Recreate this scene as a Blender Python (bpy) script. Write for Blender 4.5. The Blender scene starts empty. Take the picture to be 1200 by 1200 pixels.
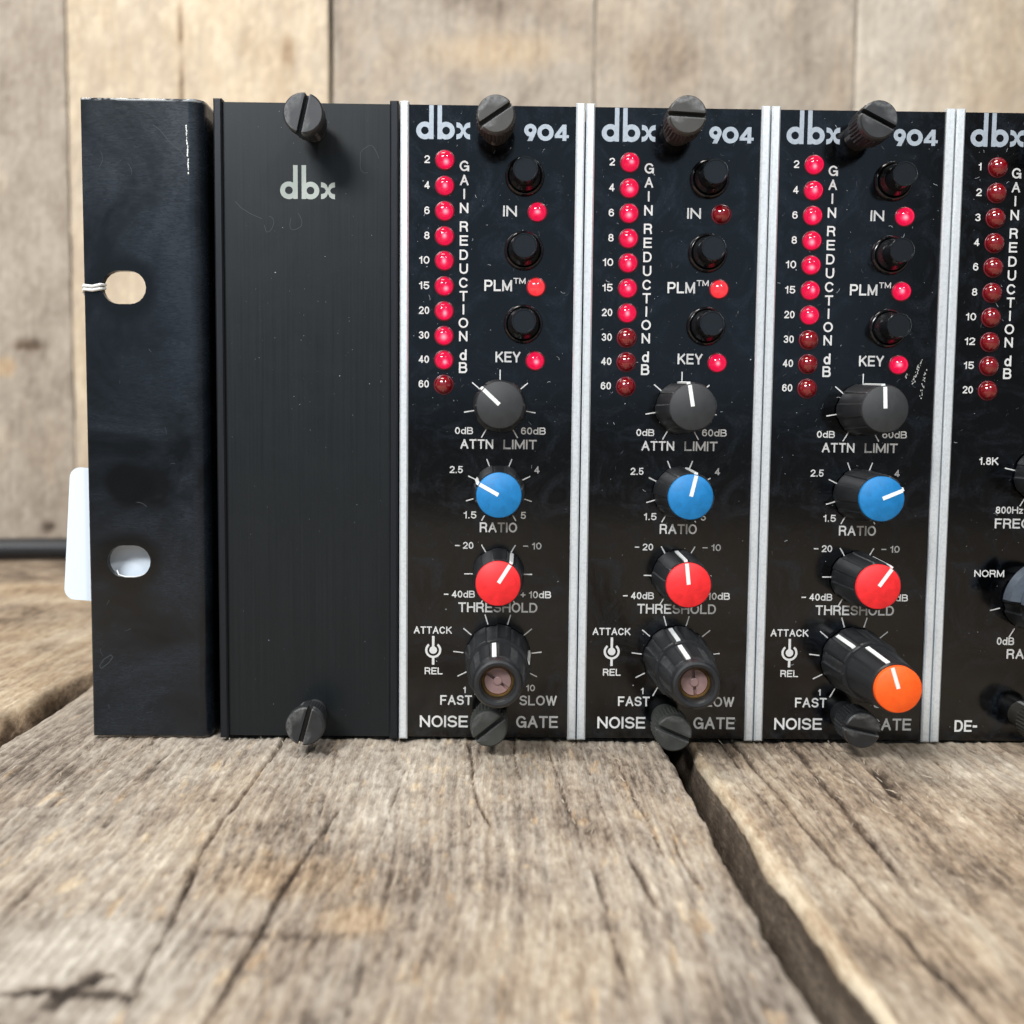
import bpy, math, random
import numpy as np
from mathutils import Matrix

# ------------------------------------------------------------------ camera, world, light, exposure
scene = bpy.context.scene
COL = scene.collection
MM = 0.001                                        # everything below is written in millimetres
PITCH, YAW, ROLL = -0.0806381, -0.0121820, -0.0104855
def rot(a, ax): return Matrix.Rotation(a, 3, ax)
R3 = rot(YAW, 'Z') @ rot(PITCH, 'X') @ rot(ROLL, 'Y')
cam = bpy.data.cameras.new('camera'); camo = bpy.data.objects.new('camera', cam); COL.objects.link(camo)
c0, c1, c2 = R3.col[0], R3.col[1], R3.col[2]
camo.matrix_world = Matrix(((c0[0], c2[0], -c1[0], 20.916*MM), (c0[1], c2[1], -c1[1], -227.663*MM),
                            (c0[2], c2[2], -c1[2], 67.245*MM), (0, 0, 0, 1)))
cam.sensor_width = 36; cam.lens = 36*1267.3/1200
cam.clip_start = 0.005; cam.clip_end = 50
cam.dof.use_dof = True; cam.dof.focus_distance = 0.223; cam.dof.aperture_fstop = 38.02/2.1
scene.camera = camo

world = bpy.data.worlds.new('World'); scene.world = world; world.use_nodes = True
world.node_tree.nodes['Background'].inputs[0].default_value = (0.55, 0.57, 0.60, 1)
world.node_tree.nodes['Background'].inputs[1].default_value = 0.30

def area(name, loc, target, sx, sy, power, colour):
    l = bpy.data.lights.new(name, 'AREA'); l.shape = 'RECTANGLE'; l.size = sx; l.size_y = sy
    l.energy = power; l.color = colour
    o = bpy.data.objects.new(name, l); COL.objects.link(o); o.location = loc
    from mathutils import Vector
    o.rotation_euler = (Vector(target)-Vector(loc)).to_track_quat('-Z', 'Y').to_euler()
    return o
area('key_lamp', (-0.36, -0.66, 0.62), (0.0, 0, 0.05), 0.34, 0.17, 10.2, (0.97, 0.985, 1.0))
area('second_lamp', (0.34, -0.66, 0.68), (0.0, 0, 0.05), 0.10, 0.09, 3.2, (1.0, 0.99, 0.97))
area('window_light', (-0.35, -2.0, 0.62), (0.0, 0, 0.30), 2.6, 1.05, 4.0, (0.42, 0.70, 1.0))
area('wall_fill_light', (-0.25, -0.05, 1.05), (-0.05, 0.375, 0.15), 0.5, 0.25, 7.2, (1.0, 0.95, 0.88))  # unseen fill light added to brighten the back wall

scene.view_settings.view_transform = 'Standard'; scene.view_settings.look = 'None'
scene.view_settings.exposure = 0.0; scene.view_settings.gamma = 1.0
scene.render.engine = 'CYCLES'
scene.render.resolution_x = 1024; scene.render.resolution_y = 1024

# ------------------------------------------------------------------ object helpers
def empty(name, label, cat, loc=(0, 0, 0), group=None):
    o = bpy.data.objects.new(name, None); COL.objects.link(o); o.empty_display_size = 0.01
    o.location = [v*MM for v in loc]; o['label'] = label; o['category'] = cat
    if group: o['group'] = group
    return o
def link(name, mesh, parent=None, loc=(0, 0, 0), roty=0.0, label=None, kind=None):
    o = bpy.data.objects.new(name, mesh); COL.objects.link(o)
    if parent is not None: o.parent = parent
    o.location = [v*MM for v in loc]
    if roty: o.rotation_euler = (0, roty, 0)
    if label: o['label'] = label
    if kind: o['kind'] = kind
    return o

class MB:
    """collects faces (mm) into one mesh"""
    def __init__(s): s.v = []; s.f = []
    def add(s, vs, fs):
        n = len(s.v); s.v += [tuple(a) for a in vs]; s.f += [tuple(i+n for i in f) for f in fs]; return s
    def box(s, x0, x1, y0, y1, z0, z1):
        return s.add([(x0,y0,z0),(x1,y0,z0),(x1,y1,z0),(x0,y1,z0),(x0,y0,z1),(x1,y0,z1),(x1,y1,z1),(x0,y1,z1)],
              [(0,3,2,1),(4,5,6,7),(0,1,5,4),(1,2,6,5),(2,3,7,6),(3,0,4,7)])
    def bbox(s, x0, x1, y0, y1, z0, z1, b=0.15):
        """box with its front (-y) edges chamfered"""
        v = [(x0+b,y0,z0+b),(x1-b,y0,z0+b),(x1-b,y0,z1-b),(x0+b,y0,z1-b)]
        v += [(x0,y0+b,z0),(x1,y0+b,z0),(x1,y0+b,z1),(x0,y0+b,z1)]
        v += [(x0,y1,z0),(x1,y1,z0),(x1,y1,z1),(x0,y1,z1)]
        f = [(0,1,2,3),(8,11,10,9)]
        for a in (0, 4):
            for i in range(4):
                j = (i+1) % 4; f.append((a+i, a+4+i, a+4+j, a+j))
        return s.add(v, f)
    def prism(s, poly, y0, y1):
        """poly in (x,z), extruded along y; y0 = front"""
        n = len(poly)
        v = [(x,y0,z) for x,z in poly]+[(x,y1,z) for x,z in poly]
        return s.add(v, [tuple(range(n)), tuple(range(2*n-1, n-1, -1))]+[(i, n+i, n+(i+1)%n, (i+1)%n) for i in range(n)])
    def sheet(s, poly, y):
        return s.add([(x,y,z) for x,z in poly], [tuple(range(len(poly)))])
    def lathe(s, prof, n=48, mod=None, cap0=False, cap1=True):
        """prof: (r, y); axis = y through the origin. mod(theta, r, y) -> r"""
        v = []; f = []
        for r, y in prof:
            for i in range(n):
                t = 2*math.pi*i/n; q = mod(t, r, y) if mod else r
                v.append((q*math.sin(t), y, q*math.cos(t)))
        m = len(prof)
        for k in range(m-1):
            for i in range(n):
                j = (i+1) % n; f.append((k*n+i, k*n+j, (k+1)*n+j, (k+1)*n+i))
        if cap0: f.append(tuple(range(n-1, -1, -1)))
        if cap1: f.append(tuple((m-1)*n+i for i in range(n)))
        return s.add(v, f)
    def tube(s, pts, r, n=10):
        pts = [np.array(p, float) for p in pts]; v = []; f = []
        up = np.array([0.13, 0.31, 0.94])
        for k, p in enumerate(pts):
            d = pts[min(k+1, len(pts)-1)]-pts[max(k-1, 0)]; d = d/np.linalg.norm(d)
            a = np.cross(d, up); a /= np.linalg.norm(a); b = np.cross(d, a)
            for i in range(n):
                t = 2*math.pi*i/n; v.append(p+r*(math.cos(t)*a+math.sin(t)*b))
        for k in range(len(pts)-1):
            for i in range(n):
                j = (i+1) % n; f.append((k*n+i, k*n+j, (k+1)*n+j, (k+1)*n+i))
        f.append(tuple(range(n))); f.append(tuple((len(pts)-1)*n+i for i in range(n-1, -1, -1)))
        return s.add(v, f)
    def mesh(s, name, mat, smooth=35):
        me = bpy.data.meshes.new(name)
        me.from_pydata([(x*MM, y*MM, z*MM) for x, y, z in s.v], [], s.f); me.update()
        for m in (mat if isinstance(mat, (list, tuple)) else [mat]): me.materials.append(m)
        if smooth:
            me.polygons.foreach_set('use_smooth', [True]*len(me.polygons))
            me.set_sharp_from_angle(angle=math.radians(smooth))
        return me

# ------------------------------------------------------------------ materials
class NT:
    def __init__(s, name):
        s.m = bpy.data.materials.new(name); s.m.use_nodes = True; s.t = s.m.node_tree
        s.b = s.t.nodes['Principled BSDF']; s.out = s.t.nodes['Material Output']
    def n(s, typ, **kw):
        nd = s.t.nodes.new(typ)
        for k, v in kw.items():
            if k.startswith('i_'): nd.inputs[k[2:].replace('_', ' ')].default_value = v
            else: setattr(nd, k, v)
        return nd
    def l(s, a, b): s.t.links.new(a, b)
    def coord(s, scale=(1, 1, 1), loc=(0, 0, 0)):
        """object coordinates in mm, times scale"""
        tc = s.n('ShaderNodeTexCoord'); mp = s.n('ShaderNodeMapping')
        mp.inputs['Scale'].default_value = [q*1000 for q in scale]; mp.inputs['Location'].default_value = loc
        s.l(tc.outputs['Object'], mp.inputs[0]); return mp.outputs[0]
    def noise(s, vec, scale=1.0, detail=4, rough=0.55, dist=0.0):
        nd = s.n('ShaderNodeTexNoise'); nd.inputs['Scale'].default_value = scale; nd.inputs['Detail'].default_value = detail
        nd.inputs['Roughness'].default_value = rough; nd.inputs['Distortion'].default_value = dist
        s.l(vec, nd.inputs['Vector']); return nd.outputs['Fac']
    def ramp(s, fac, stops):
        r = s.n('ShaderNodeValToRGB'); e = r.color_ramp.elements
        while len(e) < len(stops): e.new(0.5)
        for k, (p, c) in enumerate(stops):
            e[k].position = p; e[k].color = (c, c, c, 1) if not isinstance(c, tuple) else c+(1,)
        s.l(fac, r.inputs[0]); return r.outputs[0]
    def math(s, op, a, b=0.0, clamp=False):
        nd = s.n('ShaderNodeMath', operation=op, use_clamp=clamp)
        for k, q in enumerate((a, b)):
            if hasattr(q, 'is_linked'): s.l(q, nd.inputs[k])
            else: nd.inputs[k].default_value = q
        return nd.outputs[0]
    def mix(s, fac, a, b):
        nd = s.n('ShaderNodeMix', data_type='RGBA')
        for k, q in ((0, fac), (6, a), (7, b)):
            if hasattr(q, 'is_linked'): s.l(q, nd.inputs[k])
            else: nd.inputs[k].default_value = q if k == 0 else tuple(q)+(1,)
        return nd.outputs[2]
    def bump(s, h, dist, strength=1.0):
        nd = s.n('ShaderNodeBump'); nd.inputs['Distance'].default_value = dist*MM; nd.inputs['Strength'].default_value = strength
        s.l(h, nd.inputs['Height']); s.l(nd.outputs[0], s.b.inputs['Normal'])
    def set(s, **kw):
        for k, v in kw.items():
            inp = s.b.inputs[k.replace('_', ' ')]
            if hasattr(v, 'is_linked'): s.l(v, inp)
            elif isinstance(v, tuple) and len(v) == 3: inp.default_value = v+(1,)
            else: inp.default_value = v
        return s

def simple(name, col, rough=0.5, metal=0.0, **kw):
    t = NT(name); t.set(Base_Color=col, Roughness=rough, Metallic=metal, **kw); return t.m

def m_gloss_panel():
    t = NT('black_gloss_panel_paint'); c = t.coord()
    big = t.noise(c, 0.11, 6, 0.66, 1.8); fine = t.noise(c, 2.2, 4, 0.75); wipe = t.noise(t.coord((0.5, 1, 0.09)), 1.0, 4, 0.6, 0.5)
    film = t.math('MULTIPLY', t.ramp(big, [(0.47, 0.0), (0.70, 1.0)]), t.ramp(fine, [(0.38, 0.1), (0.72, 1.0)]))
    t.set(Base_Color=t.mix(film, (0.0005, 0.0006, 0.0008), (0.013, 0.018, 0.026)),
          Roughness=t.math('ADD', t.math('MULTIPLY', film, 0.20), t.math('ADD', 0.07, t.math('MULTIPLY', wipe, 0.12))),
          Specular_IOR_Level=0.5)
    t.bump(t.noise(c, 0.25, 3, 0.5), 0.02, 0.6)
    return t.m
def m_brushed_black():
    t = NT('black_anodised_brushed_aluminium'); c = t.coord((2.6, 1, 0.02)); f = t.noise(c, 1.0, 5, 0.75)
    c2 = t.coord((1, 1, 1)); sm = t.noise(c2, 0.09, 5, 0.65, 1.5)
    t.set(Base_Color=t.mix(f, (0.0008, 0.0013, 0.0015), (0.0085, 0.0125, 0.0150)), Metallic=0.0,
          Roughness=t.math('ADD', t.math('MULTIPLY', f, 0.18), t.math('ADD', 0.26, t.math('MULTIPLY', sm, 0.12))), Specular_IOR_Level=0.33)
    t.bump(f, 0.012, 0.55); return t.m
def m_ear():
    t = NT('worn_black_enamel'); c = t.coord()
    fib = t.noise(t.coord((0.35, 1, 1.5)), 1.0, 5, 0.7, 2.0); big = t.noise(c, 0.035, 4, 0.6, 0.8)
    # two washer prints where the rack bolts sat
    tc = t.n('ShaderNodeTexCoord'); sep = t.n('ShaderNodeSeparateXYZ'); t.l(tc.outputs['Object'], sep.inputs[0])
    mk = None
    for zc, rq in ((94.7, 1.0), (37.6, 1.0), (54.0, 0.8)):
        dx = t.math('SUBTRACT', t.math('MULTIPLY', sep.outputs[0], 1000.0), -57.0)
        dz = t.math('SUBTRACT', t.math('MULTIPLY', sep.outputs[2], 1000.0), zc)
        d = t.math('SQRT', t.math('ADD', t.math('MULTIPLY', dx, dx), t.math('MULTIPLY', dz, dz)))
        w = t.ramp(t.math('ADD', t.math('MULTIPLY', d, 0.05), t.math('MULTIPLY', big, 0.30)), [(0.42*rq, 0.12), (0.54*rq, 1.0)])
        mk = w if mk is None else t.math('MULTIPLY', mk, w)
    film = t.math('MULTIPLY', t.math('MULTIPLY', t.ramp(big, [(0.40, 0.10), (0.64, 1.0)]), t.ramp(fib, [(0.32, 0.35), (0.78, 1.0)])), mk)
    # bright steel where the paint is chipped along the top edge
    edge = t.ramp(t.math('MULTIPLY', sep.outputs[2], 7.0), [(0.9265, 0.0), (0.9268, 1.0)])
    chip = t.math('MULTIPLY', edge, t.ramp(t.noise(t.coord((0.25, 1, 1)), 1.0, 3, 0.6), [(0.40, 0.0), (0.46, 1.0)]))
    col = t.mix(film, (0.0022, 0.0025, 0.0027), (0.017, 0.024, 0.034))
    t.set(Base_Color=t.mix(chip, col, (0.7, 0.7, 0.68)), Metallic=chip,
          Roughness=t.math('ADD', 0.17, t.math('MULTIPLY', film, 0.2)), Specular_IOR_Level=0.4)
    t.bump(t.noise(t.coord((0.5, 1, 0.5)), 1.0, 4, 0.6), 0.05, 0.5); return t.m
def m_alu(name='bare_aluminium', col=(0.76, 0.80, 0.82), rough=0.30):
    t = NT(name); f = t.noise(t.coord((3, 3, 0.10)), 1.0, 3, 0.7); s = t.noise(t.coord(), 1.3, 5, 0.75)
    t.set(Base_Color=t.mix(t.ramp(s, [(0.45, 0.0), (0.8, 1.0)]), col, tuple(q*0.72 for q in col)), Metallic=0.5, Roughness=t.math('ADD', rough, t.math('MULTIPLY', f, 0.25)))
    t.bump(t.math('ADD', f, s), 0.02, 0.5); return t.m
def m_plastic(name, col, rough=0.4, grain=0.5, spec=0.5, scuff_glint=0.0):
    t = NT(name); a = t.noise(t.coord(), 5.0, 2, 0.6); b = t.noise(t.coord(), 0.5, 4, 0.65, 0.8)
    base = t.mix(t.ramp(b, [(0.35, 0.0), (0.8, 1.0)]), col, tuple(min(1, q*1.35+0.004) for q in col))
    if scuff_glint:
        g = t.n('ShaderNodeNewGeometry'); w = t.math('MULTIPLY', t.ramp(g.outputs['Pointiness'], [(0.505, 0.0), (0.56, 1.0)]), t.ramp(t.noise(t.coord(), 0.8, 4, 0.7), [(0.35, 0.15), (0.6, 1.0)]))  # paler sharp edges: scuffs plus edge highlights painted into the colour
        base = t.mix(w, base, (scuff_glint, scuff_glint*1.02, scuff_glint*1.02))
    t.set(Base_Color=base,
          Roughness=t.math('ADD', rough, t.math('MULTIPLY', b, 0.18)), Specular_IOR_Level=spec)
    t.bump(a, 0.02, grain); return t.m

M = {}
M['panel'] = m_gloss_panel(); M['brushed'] = m_brushed_black(); M['ear'] = m_ear()
M['alu'] = m_alu(); M['black_rail'] = m_alu('black_anodised_rail', (0.012, 0.014, 0.018), 0.32)
M['print'] = simple('pale_grey_silkscreen', (0.60, 0.60, 0.585), 0.6)
M['logo'] = m_alu('silver_logo_print', (0.38, 0.43, 0.48), 0.5)
M['logo_white'] = simple('cream_logo_print', (0.36, 0.40, 0.37), 0.6)
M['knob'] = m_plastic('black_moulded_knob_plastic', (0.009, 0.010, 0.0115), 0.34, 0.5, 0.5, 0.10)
M['cap_black'] = m_plastic('charcoal_knob_cap', (0.020, 0.022, 0.024), 0.55, 1.0)
M['cap_blue'] = m_plastic('blue_knob_cap', (0.001, 0.155, 0.40), 0.45, 0.4)
M['cap_red'] = m_plastic('red_knob_cap', (0.72, 0.014, 0.018), 0.45, 0.4)
M['cap_orange'] = m_plastic('orange_knob_cap', (0.90, 0.095, 0.004), 0.45, 0.4)
M['line'] = simple('white_pointer_enamel', (0.80, 0.82, 0.80), 0.45)
M['button'] = simple('glossy_black_button_plastic', (0.007, 0.008, 0.009), 0.20)
M['bezel'] = simple('glossy_black_socket_plastic', (0.005, 0.005, 0.006), 0.16)
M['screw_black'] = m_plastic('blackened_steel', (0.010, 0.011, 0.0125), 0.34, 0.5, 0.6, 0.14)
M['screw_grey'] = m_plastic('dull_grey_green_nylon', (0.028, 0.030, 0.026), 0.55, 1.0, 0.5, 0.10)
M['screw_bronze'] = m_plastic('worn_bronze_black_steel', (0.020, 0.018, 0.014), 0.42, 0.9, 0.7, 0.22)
M['pinkmetal'] = m_plastic('tarnished_pink_nickel', (0.20, 0.125, 0.12), 0.4, 0.6)
M['brass'] = simple('brass_collet', (0.62, 0.40, 0.14), 0.35, 0.9)
M['selector'] = m_alu('pale_grey_satin_knob', (0.13, 0.155, 0.19), 0.3)
M['card'] = simple('white_tag_card', (0.68, 0.76, 0.84), 0.5)
M['string'] = simple('white_cotton_string', (0.75, 0.76, 0.74), 0.8)
M['rubber'] = m_plastic('black_cable_rubber', (0.012, 0.013, 0.015), 0.42, 0.3)
M['dust'] = simple('pale_dust', (0.34, 0.36, 0.38), 0.9)
M['dustdim'] = simple('dull_dust', (0.045, 0.055, 0.062), 0.9)
M['steel'] = simple('black_painted_steel', (0.010, 0.010, 0.011), 0.35)
M['scratch'] = simple('bare_metal_scratch', (0.62, 0.62, 0.58), 0.4, 0.4)
M['dark'] = simple('gap_shade_wood', (0.02, 0.017, 0.014), 0.9)  # near-black boards behind gaps, gap shade put into their colour

M['splinter'] = m_plastic('pale_wood_splinter', (0.40, 0.34, 0.26), 0.8, 0.2)
def m_led(lit):
    t = NT('lit_red_lens' if lit else 'unlit_red_lens')
    if lit:
        t.set(Base_Color=(0.10, 0.0, 0.006), Roughness=0.12, Emission_Color=(1.0, 0.006, 0.075), Emission_Strength=1.35, Alpha=0.60, Coat_Weight=0.6, Coat_Roughness=0.06)
    else:
        t.set(Base_Color=(0.17, 0.0006, 0.004), Roughness=0.08, Specular_IOR_Level=0.7, Coat_Weight=1.0, Coat_Roughness=0.04, Emission_Color=(1.0, 0.0, 0.01), Emission_Strength=0.02)
    return t.m
M['led_even'] = simple('evenly_lit_red_lens', (0.2, 0.0, 0.01), 0.12, Emission_Color=(1.0, 0.045, 0.055), Emission_Strength=1.0, Coat_Weight=0.8, Coat_Roughness=0.05)
M['led_on'] = m_led(True); M['led_off'] = m_led(False)
def m_core():
    t = NT('glowing_lamp_core'); tc = t.n('ShaderNodeTexCoord'); ln = t.n('ShaderNodeVectorMath', operation='LENGTH')
    mp = t.n('ShaderNodeMapping'); mp.inputs['Scale'].default_value = (1000, 0, 1000); t.l(tc.outputs['Object'], mp.inputs[0]); t.l(mp.outputs[0], ln.inputs[0])
    f = t.ramp(t.math('MULTIPLY', ln.outputs['Value'], 0.8), [(0.0, 1.0), (0.25, 0.75), (0.75, 0.0)])
    t.set(Base_Color=(0.8, 0.01, 0.05), Roughness=0.5, Emission_Color=t.mix(f, (1.0, 0.003, 0.055), (1.0, 0.22, 0.22)), Emission_Strength=t.math('ADD', t.math('MULTIPLY', f, 5.5), 0.9)); return t.m
M['die'] = m_core()
M['ring'] = simple('red_halo_collar', (0.14, 0.010, 0.018), 0.25)  # red halo around the lamps put into the collar colour

def m_wood(name, fibre_axis, tint=(1, 1, 1), grain=1.0):
    """fibre_axis 1: grain along y, 2: along z. tone and warm come with the mesh"""
    t = NT(name)
    at = t.n('ShaderNodeAttribute'); at.attribute_name = 'tone'; aw = t.n('ShaderNodeAttribute'); aw.attribute_name = 'warm'
    sc = (1.9, 0.07, 1) if fibre_axis == 1 else (1.3, 1, 0.05)
    sp = (6.0, 0.5, 3) if fibre_axis == 1 else (5.0, 1, 0.25)
    f1 = t.noise(t.coord(sc), 1.0, 6, 0.68, 0.35); f2 = t.noise(t.coord(sp), 1.0, 4, 0.7); blot = t.noise(t.coord(), 0.11, 6, 0.62, 1.0)
    v = t.math('ADD', at.outputs['Fac'], t.math('MULTIPLY', t.math('SUBTRACT', f1, 0.5), 0.55*grain))
    v = t.math('ADD', v, t.math('MULTIPLY', t.math('SUBTRACT', f2, 0.5), 0.80*grain))
    v = t.math('ADD', v, t.math('MULTIPLY', t.math('SUBTRACT', blot, 0.5), 0.35))
    T = lambda r, g, b: (r*tint[0], g*tint[1], b*tint[2])
    grey = t.ramp(v, [(0.0, T(0.035, 0.027, 0.021)), (0.28, T(0.115, 0.090, 0.070)), (0.52, T(0.275, 0.232, 0.188)), (0.78, T(0.42, 0.372, 0.31)), (1.0, T(0.58, 0.53, 0.45))])
    warm = t.ramp(v, [(0.0, T(0.05, 0.03, 0.018)), (0.3, T(0.17, 0.118, 0.073)), (0.55, T(0.375, 0.270, 0.172)), (0.8, T(0.51, 0.41, 0.285)), (1.0, T(0.65, 0.55, 0.40))])
    wf = t.math('ADD', aw.outputs['Fac'], t.math('MULTIPLY', t.math('SUBTRACT', blot, 0.5), 0.6), clamp=True)
    t.set(Base_Color=t.mix(wf, grey, warm), Roughness=0.78, Specular_IOR_Level=0.28)
    t.bump(t.math('ADD', t.math('MULTIPLY', f1, 0.6), f2), 0.20, 0.75*grain)
    return t.m
M['bench'] = m_wood('weathered_bench_wood', 1, (1.03, 1.03, 1.035))
M['wallwood'] = m_wood('reclaimed_wall_wood', 2, (1.22, 1.20, 1.18), 0.6)

# ------------------------------------------------------------------ numeric noise for the wood
def vn(u, v, seed=0):
    iu = np.floor(u).astype(np.int64); iv = np.floor(v).astype(np.int64); fu = u-iu; fv = v-iv
    fu = fu*fu*(3-2*fu); fv = fv*fv*(3-2*fv)
    def h(a, b):
        q = (a*374761393+b*668265263+seed*1442695041) & 0xffffffff
        q = ((q ^ (q >> 13))*1274126177) & 0xffffffff
        q = q ^ (q >> 16); return (q & 0xffff)/65535.0
    return (h(iu, iv)*(1-fu)+h(iu+1, iv)*fu)*(1-fv)+(h(iu, iv+1)*(1-fu)+h(iu+1, iv+1)*fu)*fv
def fbm(u, v, seed, octv=4, g=0.55, lac=2.1):
    s = 0; a = 1; t = 0
    for k in range(octv):
        s = s+a*vn(u*lac**k, v*lac**k, seed+17*k); t += a; a *= g
    return s/t

def plank_mesh(name, xs, ys, edge_l, edge_r, seed, mat, tamp=1.0, rr=1.8, slope_l=0.0, slope_r=0.0, thick=32.0, cracks=(), stains=(), warm=0.25, base=0.5, amp=1.0, axis='y', end_drop=True, extra=None):
    """heightfield plank: xs across the grain, ys along it; sides and far ends run down to -thick"""
    xs = np.asarray(xs, float); ys = np.asarray(ys, float)
    sd = np.array([thick, thick*0.6, thick*0.3, thick*0.12, thick*0.05, thick*0.015])
    nxs = len(xs); X, Y = np.meshgrid(xs, ys)
    rag_l = edge_l + slope_l*np.clip(Y, -200, 0) + 1.6*(fbm(Y*0.05, Y*0+3.3, seed+5, 4)-0.5)*2*amp; rag_r = edge_r + slope_r*np.clip(Y, -200, 0) + 1.6*(fbm(Y*0.06, Y*0+9.1, seed+6, 4)-0.5)*2*amp
    u0 = (X-xs[0])/(xs[-1]-xs[0]); X = rag_l+(rag_r-rag_l)*u0
    warp = 9*(fbm(X*0.012, Y*0.006, seed+1, 3)-0.5)*2
    U = X+warp
    ring = fbm(U*0.16, Y*0.003, seed+2, 3); ring = np.abs(2*((ring*5.0) % 1)-1)            # ridge lines that wander along the grain
    fib = fbm(U*0.9, Y*0.022, seed+3, 5, 0.62); fib2 = fbm(U*2.6, Y*0.10, seed+4, 3, 0.6)
    big = fbm(X*0.02, Y*0.009, seed+7, 4); blot = fbm(X*0.06, Y*0.045, seed+8, 5)
    rough = fbm(X*0.9, Y*0.6, seed+9, 4, 0.6)
    fleck = fbm(X*1.5, Y*0.35, seed+13, 3, 0.6)
    H = amp*(0.30*(ring-0.5)+0.50*(fib-0.5)+0.35*(fib2-0.5)+1.5*(big-0.5)+0.40*(rough-0.5)+0.35*(fleck-0.5))
    tone = base+tamp*(0.09*(ring-0.5)+0.34*(fib-0.5)+0.20*(fib2-0.5)+0.66*(blot-0.5)+0.20*(big-0.5)+0.55*(fleck-0.5))
    W = warm+0.8*(fbm(X*0.035, Y*0.02, seed+11, 4)-0.5)+0.25*(ring-0.5)
    for pts, w, dep, side in cracks:
        px = np.array([p[0] for p in pts], float); py = np.array([p[1] for p in pts], float); o = np.argsort(py)
        xc = np.interp(Y, py[o], px[o])+0.5*(fbm(Y*0.08, Y*0, seed+int(px[0]*3) % 97, 3)-0.5)*2
        inside = np.clip((Y-py.min())/6+0.2, 0, 1)*np.clip((py.max()-Y)/6+0.2, 0, 1)
        ww = w*(0.55+0.9*fbm(Y*0.11, Y*0+2, seed+31, 2))
        ww = ww*0.75; g = np.exp(-((X-xc)/ww)**2)*inside
        H = H-dep*0.7*g; tone = tone-0.55*g*min(1, dep)
        H = H+side*np.exp(-np.abs(X-xc-ww)/2.5)*(X > xc+ww)*inside
    for (sx, sy, rx, ry, dt, dw, dh) in stains:
        g = np.exp(-(((X-sx)/rx)**2+((Y-sy)/ry)**2)**1.5)
        tone = tone+dt*g; W = W+dw*g; H = H+dh*g
    if extra: H, tone, W = extra(X, Y, H, tone, W)
    dl = X-rag_l; dr = rag_r-X; d = np.minimum(dl, dr); 
    H = H-np.where(d < rr, rr-np.sqrt(np.maximum(0, rr*rr-(rr-d)**2)), 0)*0.8
    n = len(ys)
    def side(cx, cz, s, sgn):
        zz = cz[:, None]-sd[None, :]
        xx = cx[:, None]+sgn*(1.1*(fbm(ys[:, None]*0.02+0*zz, zz*0.5, seed+s, 4)-0.5))*np.minimum(1, sd/3)[None, :]
        return xx, zz
    lx, lz = side(X[:, 0], H[:, 0], 41, 1); rx_, rz = side(X[:, -1], H[:, -1], 42, 1)
    XX = np.concatenate([lx, X, rx_[:, ::-1]], 1); ZZ = np.concatenate([lz, H, rz[:, ::-1]], 1)
    sv = len(sd)
    YY = np.repeat(ys[:, None], XX.shape[1], 1)
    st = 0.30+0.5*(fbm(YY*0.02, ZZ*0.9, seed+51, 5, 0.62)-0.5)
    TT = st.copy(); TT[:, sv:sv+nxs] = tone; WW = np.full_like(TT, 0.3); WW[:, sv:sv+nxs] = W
    if end_drop:                                            # end faces
        def row(i):
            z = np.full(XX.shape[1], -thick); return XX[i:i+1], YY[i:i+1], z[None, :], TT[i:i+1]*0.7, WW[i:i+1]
        a = row(0); b = row(n-1)
        XX = np.concatenate([a[0], XX, b[0]]); YY = np.concatenate([a[1], YY, b[1]]); ZZ = np.concatenate([a[2], ZZ, b[2]])
        TT = np.concatenate([a[3], TT, b[3]]); WW = np.concatenate([a[4], WW, b[4]])
    nr, nc = XX.shape
    if axis == 'y': co = np.stack([XX, YY, ZZ], -1)
    elif axis == 'x': co = np.stack([YY, -XX, ZZ], -1)       # grain along x
    else: co = np.stack([XX, -ZZ, YY], -1)                   # upright board: grain along z, relief toward -y
    idx = np.arange(nr*nc).reshape(nr, nc)
    q = np.stack([idx[:-1, :-1], idx[:-1, 1:], idx[1:, 1:], idx[1:, :-1]], -1).reshape(-1, 4)
    me = bpy.data.meshes.new(name)
    me.vertices.add(nr*nc); me.vertices.foreach_set('co', (co*MM).astype(np.float32).ravel())
    me.loops.add(q.size); me.loops.foreach_set('vertex_index', q.astype(np.int32).ravel())
    me.polygons.add(len(q)); me.polygons.foreach_set('loop_start', np.arange(0, q.size, 4, dtype=np.int32))
    me.polygons.foreach_set('loop_total', np.full(len(q), 4, dtype=np.int32))
    me.update(calc_edges=True); me.validate()
    me.polygons.foreach_set('use_smooth', np.ones(len(q), bool))
    for nm, A in (('tone', TT), ('warm', WW)):
        at = me.attributes.new(nm, 'FLOAT', 'POINT'); at.data.foreach_set('value', A.astype(np.float32).ravel())
    me.materials.append(mat); return me

def steps(*segs):
    out = [segs[0][0]]
    for a, b, s in segs:
        k = max(1, int(round((b-a)/s))); out += list(np.linspace(a, b, k+1)[1:])
    return np.array(out)

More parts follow.
